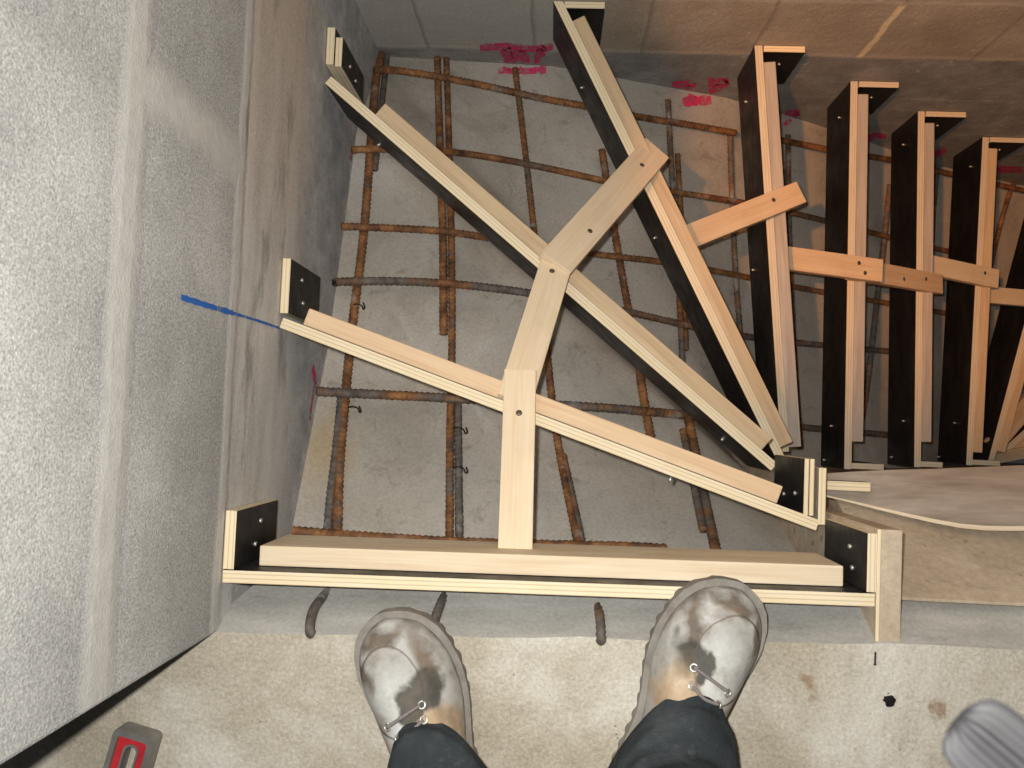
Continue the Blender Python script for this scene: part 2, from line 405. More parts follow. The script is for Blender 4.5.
# landing slab: the worker stands on it; its smooth front edge is seen from above
bm = bmesh.new()
n = 90; x0, x1 = WX-1.3, 2.6; ft = []; fb = []; bt = []; fs_ = []
for i in range(n+1):
    x = x0+(x1-x0)*i/n
    e = edge_y(x) + .004*mnoise.noise(Vector((x*9, 0, 3))) + .003*mnoise.noise(Vector((x*40, 2, 0)))
    if x < WX: e = edge_y(x)
    ft.append(bm.verts.new((x, e, 0))); fs_.append(bm.verts.new((x, edge_y(x)+(.052 if x > WX else 0), -.088))); fb.append(bm.verts.new((x, edge_y(x)+(.052 if x > WX else 0), -SLAB))); bt.append(bm.verts.new((x, -1.9, 0)))
bb = [bm.verts.new((x0+(x1-x0)*i/n, -1.9, -SLAB)) for i in range(n+1)]
for i in range(n):
    bm.faces.new((bt[i], bt[i+1], ft[i+1], ft[i]))
    bm.faces.new((ft[i], ft[i+1], fs_[i+1], fs_[i])).material_index = 1; bm.faces.new((fs_[i], fs_[i+1], fb[i+1], fb[i])).material_index = 1
    bm.faces.new((fb[i], fb[i+1], bb[i+1], bb[i])).material_index = 1
    bm.faces.new((bb[i], bb[i+1], bt[i+1], bt[i])).material_index = 1
struct(link('floor', bm, [M['floor'], M['edge']]))

# riser lines: pixel of the outer (wall) end and the inner end of each form's front top edge
RIS = [('A', (225, 583), (875, 607)), ('B', (280, 328), (816, 531)), ('C', (321, 80), (771, 471)), ('D', (555, 5), (776, 459)),
       ('E', (754.5, 47), (781, 452)), ('F', (850.5, 81), (844, 469)), ('G', (918, 108), (914, 467)), ('H', (983, 130), (966, 465)),
       ('I', (1066, 166), (988, 461)), ('J', (1200, 268), (994, 457))]
ends = {}
for k, (nm, a, b) in enumerate(RIS):
    Z = CH+zt(k); p, q = at(*a, Z), at(*b, Z); d = (p-q)
    if nm in 'ABC': p = q + d*((WX+.0015-q.x)/d.x)
    elif nm in 'DEFGHI': p = q + d*((DY-.0015-q.y)/d.y)
    ends[nm] = (p, q)

# soffit deck: ruled from riser line to riser line
CL = dict(A=.10, B=.11, C=.075, D=.12, E=.11, F=.10, G=.085, H=.08, I=.08, J=.08)
rows = [(Vector((WX-.03, YE-.12, -SLAB-.06)), Vector((.42, edge_y(.4)-.12, -SLAB-.06)))]
for k, (nm, _, _) in enumerate(RIS):
    p, q = ends[nm]; z = -zt(k)-H-CL[nm]; d = (p-q).normalized()
    po, qi = p + d*.03, q - d*.02
    rows.append((Vector((po.x, po.y, z)), Vector((qi.x, qi.y, z-.02 if nm in 'AB' else z))))
    if nm == 'C':
        c = ends['C'][1]*.5+ends['D'][1]*.5
        rows.append((Vector((WX-.03, DY+.03, -.69)), Vector((c.x, c.y, -.66))))
bm = bmesh.new(); grid = []
NU, NV = 26, 8
lines = []
for r0, r1 in zip(rows, rows[1:]):
    for j in range(NV):
        t = j/NV; lines.append((r0[0].lerp(r1[0], t), r0[1].lerp(r1[1], t)))
lines.append(rows[-1])
for a, b in lines:
    grid.append([bm.verts.new(a.lerp(b, i/NU)) for i in range(NU+1)])
for a, b in zip(grid, grid[1:]):
    for i in range(NU): bm.faces.new((a[i], a[i+1], b[i+1], b[i]))
bm.normal_update()
if sum(f.normal.z for f in bm.faces) < 0: bmesh.ops.reverse_faces(bm, faces=bm.faces[:])
DECK = BVHTree.FromBMesh(bm)
DECKBM = bm

def deck(px, py, dz):           # point dz above the deck along the ray of a pixel
    d = ray(px, py); h = DECK.ray_cast(Vector((0, 0, CH)), d)
    if h[0] is None: return None
    Z = CH-h[0].z-dz; return at(px, py, Z)

# far wall and deck, with the sprayed pink marks that run over both
PINK = [([(480, 47), (505, 46), (530, 48), (553, 46)], 7), ([(505, 48), (509, 60), (506, 71)], 10), ([(498, 71), (520, 72)], 6),
    ([(519, 50), (527, 62), (522, 71), (546, 70)], 8), ([(546, 47), (537, 58), (541, 70)], 8), ([(512, 50), (520, 66)], 6),
    ([(672, 84), (690, 83)], 7), ([(708, 82), (729, 80)], 8), ([(690, 84), (694, 93), (690, 101)], 10), ([(682, 102), (700, 101), (712, 100)], 9),
    ([(728, 81), (716, 88), (704, 94)], 7), ([(775, 113), (800, 112)], 6), ([(799, 113), (790, 119), (784, 126)], 5), ([(866, 140), (875, 135), (886, 136)], 6),
    ([(928, 157), (946, 149)], 6), ([(988, 169), (1022, 169)], 6)]
wbm = bmesh.new(); box(wbm, (WX-.02, DY, -2.6), (2.6, DY+.2, 1.9), .003)
def surf(px, py):
    d = ray(px, py); o = Vector((0, 0, CH)); h = DECK.ray_cast(o, d); wp = on_plane(px, py, (0, DY, 0), Vector((0, -1, 0)))
    if h[0] is not None and (h[0]-o).length < (wp-o).length:
        n = h[1] if h[1].z > 0 else -h[1]; return 1, h[0]+n*.0015, n
    return 0, wp+Vector((0, -.0015, 0)), Vector((0, -1, 0))
for px, wd in PINK:
    P_ = smooth_path([Vector((a, b, 0)) for a, b in px], 2.0); prev = None
    for i, p in enumerate(P_):
        t = (P_[min(i+1, len(P_)-1)]-P_[max(i-1, 0)]).normalized(); sx = Vector((-t.y, t.x, 0))*(wd*(.75+.5*random.random())/2)
        A_, B_ = surf(p.x+sx.x, p.y+sx.y), surf(p.x-sx.x, p.y-sx.y)
        if A_[0] != B_[0]: prev = None; continue
        tb = DECKBM if A_[0] else wbm
        cur = (A_[0], tb.verts.new(A_[1]), tb.verts.new(B_[1]))
        if prev and prev[0] == cur[0]: tb.faces.new((prev[1], cur[1], cur[2], prev[2])).material_index = 1
        prev = cur
struct(link('wall_back', wbm, [M['brick'], M['pink']]))
so = link('stair_soffit', DECKBM, [M['soffit'], M['pink']], None, True); struct(so)

# inner side of the stair well below the cover, and the slab's own front wall
WA = at(881, 612, CH).x
bm = bmesh.new(); box(bm, (WA+.06, edge_y(.5)+.002, -2.4), (2.6, -.070, -.30), .002)
struct(link('wall_well', bm, M['chip']))
# ------------------------------------------------------------------ riser forms
def cleat(parent, P, d, inw, length, th=.013, h=H, up=0., worn=False, screws=()):
    # a short film faced offcut standing on the wall; P = top corner, d along the wall, inw = away from the wall
    d = Vector(d).normalized(); z = Vector((0, 0, 1)); y = Vector(inw).normalized()
    x = d if d.cross(y).z > 0 else -d
    o = Vector(P) if x == d else Vector(P)+d*length
    m = Matrix((x, y, z)).transposed().to_4x4(); m.translation = o+Vector((0, 0, up))
    c = link('cleat', panel_bm(length, th, h), [M['ply2' if worn else 'ply'], M['film']], parent, False, PW(parent).inverted() @ m)
    c['label'] = 'short black faced offcut'
    for (u, v) in screws: put_screw(c, Vector(P)+d*(u*length)+y*th+Vector((0, 0, -v*h)), y, 'steel', .0025, .0031)
    return c
INFO = {
 'A': ('straight plywood riser form with pale batten lying closest to the work boots', 'pine', .042, .968, .032, 'ply'),
 'B': ('slanting riser form with peach batten starting at the blue line on the block wall', 'peach', .035, .925, .006, 'ply'),
 'C': ('longest diagonal riser form running down from the corner of the block wall', 'brown', .10, .968, .006, 'ply'),
 'D': ('steep diagonal riser form whose top end stands between the two largest pink paint marks', 'brown', .05, .985, .006, 'ply'),
 'E': ('upright riser form with grey weathered batten, crossed by the rising orange brace', 'grey', .04, .99, .006, 'ply2'),
 'F': ('upright riser form with pinkish batten under the overlap of two orange braces', 'grey', .03, .93, .006, 'ply2'),
 'G': ('upright riser form under the blunt right end of the lapped orange brace', 'grey', .03, .93, .006, 'ply2'),
 'H': ('upright riser form with orange lit batten, rightmost of the four parallel upright forms', 'brown', .03, .96, .006, 'ply2'),
 'I': ('tilted black riser form cut by the right edge of the photo', 'brown', .03, .96, .006, 'ply2'),
 'J': ('short low riser form slanting out of the right edge, beside the sheet', 'brown', .03, .96, .006, 'ply2')}
forms = {}
for k, (nm, a, b) in enumerate(RIS):
    p, q = ends[nm]; lab, bmat, f0, f1, drop, em = INFO[nm]
    L = (Vector((q.x, q.y))-Vector((p.x, p.y))).length; mw = frame(p, q)
    e = empty('riser_form', mw, lab, 'formwork', 'riser forms of the winding stair'); forms[nm] = e
    # outer end cut to the wall so that the panel does not enter it
    bm = panel_bm(L, T, H)
    n_loc = mw.to_3x3().inverted() @ (Vector((1, 0, 0)) if nm in 'ABC' else Vector((0, -1, 0)))
    if nm != 'J':
        bmesh.ops.bisect_plane(bm, geom=bm.verts[:]+bm.edges[:]+bm.faces[:], plane_co=mw.inverted() @ (Vector((WX+.0015, 0, 0)) if nm in 'ABC' else Vector((0, DY-.0015, 0))), plane_no=n_loc, clear_inner=True)
        bmesh.ops.holes_fill(bm, edges=[x for x in bm.edges if x.is_boundary], sides=20)
    link('plywood_panel', bm, [M[em], M['film']], e)
    bm = bmesh.new(); box(bm, (0, 0, -.095 if nm != 'A' else -.10), (L*(f1-f0), .0235, 0), .002)
    link('batten', bm, M[bmat], e, False, Matrix.Translation((L*f0, T+.0005, -drop)))
P = lambda nm, a, b: at(a, b, CH+zt([r[0] for r in RIS].index(nm)))
X, Y = Vector((1, 0, 0)), Vector((0, 1, 0))
s2 = ((.3, .42), (.72, .35))
def wl(nm, y): p = P(nm, 230, y); return Vector((WX+.001, ends[nm][0].y + (T+.001), p.z))
def clen(nm, x, y0, y1): return (P(nm, x, y0)-P(nm, x, y1)).length
cleat(forms['A'], wl('A', 0), Y, X, .066, screws=((.3, .45), (.7, .55)))
cleat(forms['B'], wl('B', 0)+Vector((0, .004, 0)), Y, X, clen('B', 285, 270, 325), .0115, screws=s2)
cleat(forms['C'], wl('C', 0)+Vector((0, .014, 0)), Y, X, clen('C', 325, 35, 72), .0125)
cleat(forms['C'], wl('C', 0)+Vector((.0135, .012, 0)), Y, X, clen('C', 333, 47, 76), .011, up=-.002, screws=((.45, .35), (.3, .62)))
for nm, ln in (('D', .068), ('E', .075), ('F', .078), ('G', .085), ('H', .085)):
    p = ends[nm][0]; off = T/abs((ends[nm][1]-p).normalized().y)+.003
    cleat(forms[nm], Vector((p.x+off, DY-.001, p.z)), X, -Y, ln, .012, worn=nm in 'FGH', screws=((.55, .35),))
# inner ends
pa = P('A', 866, 597); cleat(forms['A'], Vector((WA-.0005, ends['A'][1].y+T+.001, pa.z)), Y, -X, .064, .014, screws=((.30, .3), (.66, .36)))
pb = P('B', 815, 459); pb0 = P('B', 815, 516); bl = pb.y-pb0.y
for j in range(2):
    cleat(forms['B'], Vector((pb.x-j*.0068, pb0.y, pb.z)), Y, -X, bl, .0063, screws=() if j == 0 else ((.28, .62), (.35, .25)))
for nm, ln, dy in (('E', .074, -.0), ('F', .062, .0), ('G', .045, .0), ('H', .062, .0)):
    q = ends[nm][1]
    if nm == 'E': continue
    else: cleat(forms[nm], Vector((q.x+T+.0005, q.y+.001, q.z-.0005)), X, Y, ln, .012, worn=True)
# screw tips on the dark faces, as seen
for nm, pts in dict(B=[(735, 503)], C=[(381, 143), (724, 437)], D=[(584, 87), (657, 237)], E=[(748, 102), (755, 270)], F=[(841, 118), (833, 426), (826, 460)],
                    G=[(905, 145), (905, 421), (893, 457)], H=[(972, 167), (956, 423), (940, 457)]).items():
    mw = PW(forms[nm]); no = mw.to_3x3() @ Vector((0, -1, 0))
    for (a, b) in pts:
        co = on_plane(a, b, mw.translation, no); l = mw.inverted() @ co
        l.z = min(-.012, max(-.135, l.z)); co = mw @ l
        put_screw(forms[nm], co, no+Vector((0, 0, .5)), 'steel', .008, .0026)

# inner stringer panels
bm = bmesh.new(); ya = at(890, 530, CH).y; box(bm, (0, 0, -1.3), (.0225, ya-(edge_y(WA)+.001), 0), .001)
st = link('stringer_panel', bm, M['chip'], None, False, Matrix.Translation((WA, edge_y(WA)+.001, -.003)))
tag(st, 'upright chipboard stringer panel with its edge up at the right end of the front form', 'formwork panel')
bm = panel_bm(ya-edge_y(WA)-.002, .0045, .9); o = link('facing_strip', bm, [M['ply'], M['chip']], st, False, Matrix(((0, -1, 0, 0), (1, 0, 0, .001), (0, 0, 1, .0005), (0, 0, 0, 1))))
# keep the facing strip between form A and the slab edge only by letting form A stop on it
p0, p1 = P('B', 817, 523), P('B', 817, 474)
bm = panel_bm(p1.y-p0.y+.01, .0095, .75); mm = Matrix(((0, -1, 0, p0.x+.0105), (1, 0, 0, p0.y-.002), (0, 0, 1, p0.z), (0, 0, 0, 1)))
tag(link('newel_board', bm, [M['ply'], M['chip']], None, False, mm), 'narrow upright board with pale top edge standing against the doubled black offcut', 'board')

# chipboard cover beside the landing, a few centimetres lower, and the thin curved sheet laid on it
ZC = 1.19
cy = edge_y(.9)+.026; tilt = math.atan2(.185, .092)
bm = bmesh.new(); box(bm, (0, 0, -.004), (1.75, .255, 0), .0008)
tag(link('chipboard_cover', bm, M['chip'], None, False, Matrix.Translation((WA+.0245, cy, -.038)) @ Matrix.Rotation(-tilt, 4, 'X')), 'light brown chipboard panel sloping down from the slab edge, right of the stringer panel', 'chipboard')
front = [(823, 496), (850, 502.5), (879, 510), (910, 517.5), (934, 523), (960, 528), (985, 530.5), (1010, 531), (1040, 530.5), (1120, 529)]
backp = [(823, 474), (850, 472), (879, 470.5), (910, 469.5), (934, 469), (960, 468), (985, 467), (1010, 466), (1040, 465), (1120, 462)]
bm = bmesh.new(); tops, bots = [], []
lift = [.030, .036, .050, .066, .078, .090, .096, .100, .102, .104]
for (fa, fb), (ba, bb_), lf in zip(front, backp, lift):
    f_ = at(fa, fb, ZC-lf); b_ = at(ba, bb_, ZC-.020-.008*(fa-823)/300)
    row = [f_.lerp(b_, u) for u in (0, .07, .2, .35, .5, .7, 1)]
    tops.append([bm.verts.new(p) for p in row]); bots.append([bm.verts.new(p-Vector((0, 0, .0065))) for p in row])
NR = 7
for i in range(len(tops)-1):
    for j in range(NR-1):
        bm.faces.new((tops[i][j], tops[i+1][j], tops[i+1][j+1], tops[i][j+1])).material_index = 1 if j == 0 else 0
        bm.faces.new((bots[i][j], bots[i][j+1], bots[i+1][j+1], bots[i+1][j]))
    for j in (0, NR-1): bm.faces.new((tops[i][j], bots[i][j], bots[i+1][j], tops[i+1][j])).material_index = 1
for i in (0, len(tops)-1):
    for j in range(NR-1): bm.faces.new((tops[i][j], tops[i][j+1], bots[i][j+1], bots[i][j])).material_index = 1
tag(link('plywood_sheet', bm, [M['sheet'], M['pine']]), 'thin brown plywood sheet with a curved pale front edge, lying on the chipboard at right', 'plywood sheet')
a = at(827, 490, ZC-.045); bm = panel_bm(.056, .0125, .022)
tag(link('offcut', bm, [M['ply'], M['film']], None, False, Matrix.Translation((a.x, a.y, CH-ZC+.0245+.022))), 'small black faced offcut with pale edge on the left end of the brown sheet', 'offcut')

# ------------------------------------------------------------------ braces nailed across the forms
def brace(label, c0, Z0, c1, Z1, e0, e1, wpx, th=.0165, mat='brace', cut=None, screws=(), group='braces across the riser forms'):
    # c0,c1: pixels on the centre line of the top face at depths Z0,Z1; e0,e1: pixels of its two ends
    p, q = at(*c0, Z0), at(*c1, Z1); x = (q-p).normalized(); y = Vector((0, 0, 1)).cross(x).normalized(); z = x.cross(y)
    a, b = on_plane(*e0, p, z), on_plane(*e1, p, z); u0, u1 = (a-p).dot(x), (b-p).dot(x)
    wd = wpx*((Z0+Z1)/2)/F
    m = Matrix((x, y, z)).transposed().to_4x4(); m.translation = p+x*u0
    e = empty('brace', m, label, 'wooden brace', group); L = u1-u0
    bm = bmesh.new(); box(bm, (0, -wd/2, -th), (L, wd/2, 0), .0012)
    if cut:                       # skew cut ends
        for v in bm.verts: v.co.x += cut[0 if v.co.x < L*.5 else 1]*v.co.y
    link('strip', bm, M[mat], e)
    for (sx, sy) in screws:
        c = on_plane(sx, sy, p, z); put_screw(e, c, z, 'darkscrew', .0012, .0042)
    return e
K = lambda k: CH+zt(k)
TH = .0165
brace('straight pale brace standing on the front form batten, middle of the photo', (515, 553), K(0)+.075, (519, 413), K(1)-TH, (515, 553.5), (521.3, 369), 33.5, TH, 'brace', (0, .02), ((519, 413),))
brace('short pale brace bending right above the straight one to the long diagonal form', (518, 388), K(1)+.004, (554, 271), K(2)-2*TH, (515, 398), (559.5, 247), 34, TH, 'brace', (0, -.25), ((552, 271),))
brace('pale brace tilted up right onto the steep diagonal form, with a blunt end', (567, 250), K(2)-TH, (642, 165), K(3)-TH, (556, 262), (657, 147), 34, TH, 'brace', (0, .15), ((642, 165), (590, 231)))
brace('orange lit brace rising to the right over the upright form with grey batten', (688, 237), K(3)+.05, (773, 203), K(4)-.021, (688, 237), (802, 192), 24, .021, 'peach', (.3, 0), ((773.5, 200),))  # peach wood paints in part of the lamp's orange, next two likewise
brace('orange lit brace starting at the grey batten, lapped over the next brace', (786, 257.5), K(4)+.06, (860, 267.5), K(5)-2*TH, (785, 257.5), (883, 270.5), 23, TH, 'peach', None, ((859, 263), (865, 273)))
brace('orange lit brace lapped under its left neighbour and ending past the second upright form', (859, 269), K(5)-TH, (926, 281), K(6)-TH, (852, 267), (943, 283.5), 20.5, TH, 'peach', None, ((926, 279), (904, 279)))
brace('short duller orange brace across the last upright form', (935, 265.5), K(6)+.06, (985, 276), K(7)-TH, (933, 265), (999, 278.5), 19, TH, 'brace', None, ((985, 273),))
brace('dim brace at the right edge resting on the tilted black form', (989, 294.5), K(7)+.06, (1040, 299), K(8)-TH, (988, 294.5), (1060, 300.5), 16, TH, 'brace')
brace('pale strut leaning out of the right edge above the sheet', (994, 446), K(8)+.02, (1040, 392), K(9)-.05, (994, 446), (1040, 392), 17, TH, 'brown', None, (), 'struts at the right edge')
brace('flat strut lying lowest at the right edge beside the sheet', (992, 459), K(9)-.01, (1050, 448), K(9), (992, 459), (1050, 448), 11, TH, 'brown', None, (), 'struts at the right edge')

# ------------------------------------------------------------------ reinforcing bars over the deck
def bar(label, px, mat='rust', r=.0058, dz=.012, cat='steel bar', group='reinforcing bars over the deck', name='rebar', Z=None):
    pp = smooth_path([Vector((p[0], p[1], 0)) for p in px], 7.0)
    pts = [q for q in (deck(p.x, p.y, dz) for p in pp) if q]
    for q in pts: q.y = min(q.y, DY-.004); q.x = max(q.x, WX+.004)
    zs = [q.z for q in pts]
    for _ in range(3):            # a stiff bar: smooth its height, never below the deck
        sm_ = [max(zs[i], (zs[max(i-1, 0)]+zs[i]+zs[min(i+1, len(zs)-1)])/3) if 0 < i < len(zs)-1 else zs[i] for i in range(len(zs))]
        zs = sm_
    pts = [at(*pix(q), CH-z) for q, z in zip(pts, zs)]
    path = smooth_path(pts[::2] + ([pts[-1]] if len(pts) % 2 == 0 else []), .0023)
    o = link(name, tube_bm(path, r, 10, .0085), M[mat], None, True)
    return tag(o, label, cat, group)
LO, HI = .012, .029
bar('rust brown long bar nearest the block wall, from far corner to front form', [(380, 42), (374, 100), (364, 230), (353, 320), (345, 400), (339, 470), (337, 545)], 'rust', .0068, LO)
bar('dusty grey bar lapped beside the bar nearest the block wall, lower half', [(341, 398), (336, 450), (330, 500), (326, 550)], 'dust', .0056, LO)
bar('short dust coated bar lapped at the far corner, beside the cleats', [(387, 56), (381, 110), (375, 170)], 'dust', .0050, LO)
bar('thick orange rust bar that stops above the slanting form, second from the block wall', [(437, 50), (440, 150), (443, 240), (443.5, 334)], 'rust', .0063, LO)
bar('thin dark bar touching the thick orange bar, reaching the front form', [(446, 50), (450.5, 200), (452, 330), (450, 440), (449.5, 548)], 'rust', .0055, LO)
bar('short rust bar lapped beside the thin dark bar just above the front form', [(458, 404), (458.5, 470), (459.5, 548)], 'rust2', .0055, LO)
bar('dark bar entering between the two left pink marks and ending under the pale braces', [(515, 68), (525, 150), (534, 230), (545, 330), (552, 400), (561, 460), (580, 552)], 'rust', .0056, LO)
bar('short dark bar lapped beside the bar right of the straight brace', [(563, 455), (573, 500), (584, 552)], 'rust2', .0052, LO)
bar('broad orange bar passing behind the steep diagonal form and stopping by the long diagonal', [(602, 150), (611, 210), (623, 280), (636, 350), (644, 400), (651, 438)], 'rust', .0066, LO)
bar('dark bar below the middle pink mark, crossing behind the steep diagonal form', [(668, 100), (671, 160), (677, 250), (680, 310), (683, 372)], 'rust2', .0055, LO)
bar('short bar lapped right of the bar below the middle pink mark', [(677.5, 154), (680, 200), (684, 260), (686, 350)], 'rust', .0052, LO)
bar('bar coming out from under the long diagonal and ending at the front form', [(682, 395), (693, 440), (705, 500), (717, 556)], 'rust2', .0068, LO)
bar('short bar end lapped left of the bar under the slanting form', [(683, 430), (693, 480), (703, 530)], 'rust2', .0055, LO)
bar('dark thin bar between the steep diagonal and the upright form with grey batten', [(730, 132), (732, 200), (736, 280), (741, 340), (748, 420)], 'rust2', .0054, LO)
bar('dark bar right of the upright form with grey batten, straight and long', [(788, 135), (789, 220), (792, 300), (796, 380), (801, 448)], 'rust2', .0056, LO)
bar('light worn bar lapped right of the long bar behind the first orange lap', [(784, 170), (786, 260), (789, 340), (791, 430)], 'dust', .0046, LO)
bar('sloping bar between the second and third upright forms', [(890, 185), (884, 240), (876, 310), (868, 380), (862, 420)], 'rust2', .0062, LO)
bar('sloping bar between the third and last upright forms', [(938, 160), (933, 220), (929, 300), (924, 390), (919, 440)], 'rust2', .0056, LO)
bar('sloping thin bar lapped right beside the last upright form', [(1014, 180), (1003, 215), (992, 260), (984, 310)], 'rust2', .0056, LO)
bar('dusty crossbar furthest up, starting at the far corner cleats', [(374, 70), (388, 70), (400, 71), (440, 77), (490, 87), (540, 98), (590, 107), (640, 117), (690, 125), (735, 133)], 'rust', .0062, HI)
bar('crossbar running behind the upright forms just under the right pink marks', [(745, 134), (790, 142), (840, 152), (890, 160), (950, 174), (1030, 192)], 'rust', .0062, HI)
bar('rusty crossbar passing under the top of the long diagonal form', [(349, 150), (380, 149), (440, 151), (500, 159), (560, 171), (620, 184), (700, 196), (760, 206), (830, 222), (900, 240), (960, 254)], 'rust', .0058, HI)
bar('rusty crossbar third from the far wall, starting at the block wall', [(336, 226), (390, 228), (440, 231), (490, 238), (550, 248), (610, 256), (670, 263), (740, 276), (800, 288), (880, 302), (950, 314)], 'rust', .0056, HI)
bar('greyish crossbar level with the upper end of the slanting form', [(326, 282), (380, 281), (440, 283), (500, 289), (560, 298), (620, 310), (690, 326), (750, 337), (830, 346), (920, 354)], 'rust2', .0062, HI)
bar('grey brown crossbar passing just below the slanting form batten', [(311, 391), (370, 394), (430, 397), (500, 401), (560, 405), (620, 409), (686, 415), (740, 420), (810, 428), (900, 436)], 'rust2', .0066, HI)
bar('ribbed crossbar lying right behind the front form batten', [(293, 531), (340, 535), (400, 539), (450, 542), (510, 544), (580, 546), (625, 547), (666, 549)], 'rust', .0068, HI)

def starter(label, px, mat):
    pts = [Vector(p) for p in px]
    tag(link('starter_bar', tube_bm(smooth_path(pts, .0023), .0049, 10, .0085), M[mat], None, True), label, 'steel bar', 'starter bars out of the slab edge')
for lab, a, b, c in (('bent starter bar nearest the block wall at the slab edge', (331, 588), (314, 609), (310, 634)),
                     ('bent starter bar at the slab edge in front of the left boot', (447, 591), (437, 613), (432, 636)),
                     ('bent starter bar at the slab edge between the boots, pointing down right', (596, 597), (600, 618), (601, 641))):
    P2, P1_, P0_ = at(*c, CH-.002), at(*b, CH+.022), at(*a, CH+.075)
    starter(lab, [Vector((P2.x+.001, P2.y-.006, -.03)), Vector((P2.x, P2.y+.002, .002)), P1_, P0_, P0_+Vector((.006, .012, -.03))], 'rust2')

# twisted tie wires at a few crossings
for i, (a, b, lab) in enumerate([(357, 408, 'small twisted tie wire on the bar nearest the block wall'), (462, 429, 'upper of two twisted tie wires on the lapped bars above the front form'),
        (462, 468, 'lower of two twisted tie wires on the lapped bars above the front form'), (361, 306, 'small tie wire above the slanting form near the block wall')]):
    c = deck(a, b, .018); dv = Vector((1, 0, 0))
    pts = [c+Vector((-.016, .0, -.002)), c+Vector((-.006, .002, .008)), c+Vector((.002, 0, .004)), c+Vector((.006, -.006, .010)), c+Vector((.010, -.004, .018)), c+Vector((.008, .003, .022))]
    tag(link('tie_wire', tube_bm(smooth_path(pts, .002), .0012, 6), M['wire'], None, True), lab, 'wire', 'tie wires on the bars')

# ------------------------------------------------------------------ the worker: boots and trousers
M['bootL'], M['bootR'] = mat_boot('dirty_boot_leather', 1), mat_boot('dirty_boot_leather_pair', -1)
M['sole'] = mat_plain('dusty_sole', (.27, .25, .22), .85, .2, 0, .6, 40)
M['lace'] = mat_plain('grey_lace', (.22, .20, .19), .8, .2, 0, .4, 200)
def mat_trouser():
    q = N('dark_work_trousers')
    c = q.ramp(q.noise(14, 6, .65), [(.3, (.022, .027, .030)), (.55, (.040, .047, .052)), (.78, (.085, .095, .10))])
    d = q.ramp(q.noise(60, 5, .7), [(.6, 0.), (.75, 1.)])
    c = q.mix(q.math('MULTIPLY', d, .22), c, (.25, .26, .26))
    q.bump(q.math('ADD', q.noise(500, 2), q.math('MULTIPLY', q.noise(26, 4), 3.)), .5, .003); return q.done(c, .9, .1)
M['trouser'] = mat_trouser()
def interp(tab, t):
    for (a, va), (b, vb) in zip(tab, tab[1:]):
        if a <= t <= b: u = (t-a)/(b-a); return va+(vb-va)*u
    return tab[-1][1]
HWS = 1.05
HW = [(0, .012), (.015, .020), (.05, .030), (.12, .036), (.25, .038), (.4, .039), (.52, .043), (.64, .0495), (.74, .0525), (.82, .0515), (.89, .046), (.94, .037), (.975, .025), (.993, .013), (1, .004)]
TOP = [(0, .12), (.05, .145), (.2, .155), (.36, .150), (.44, .132), (.52, .112), (.60, .096), (.68, .084), (.76, .077), (.84, .073), (.90, .067), (.95, .057), (.98, .045), (1, .032)]
BL = .305
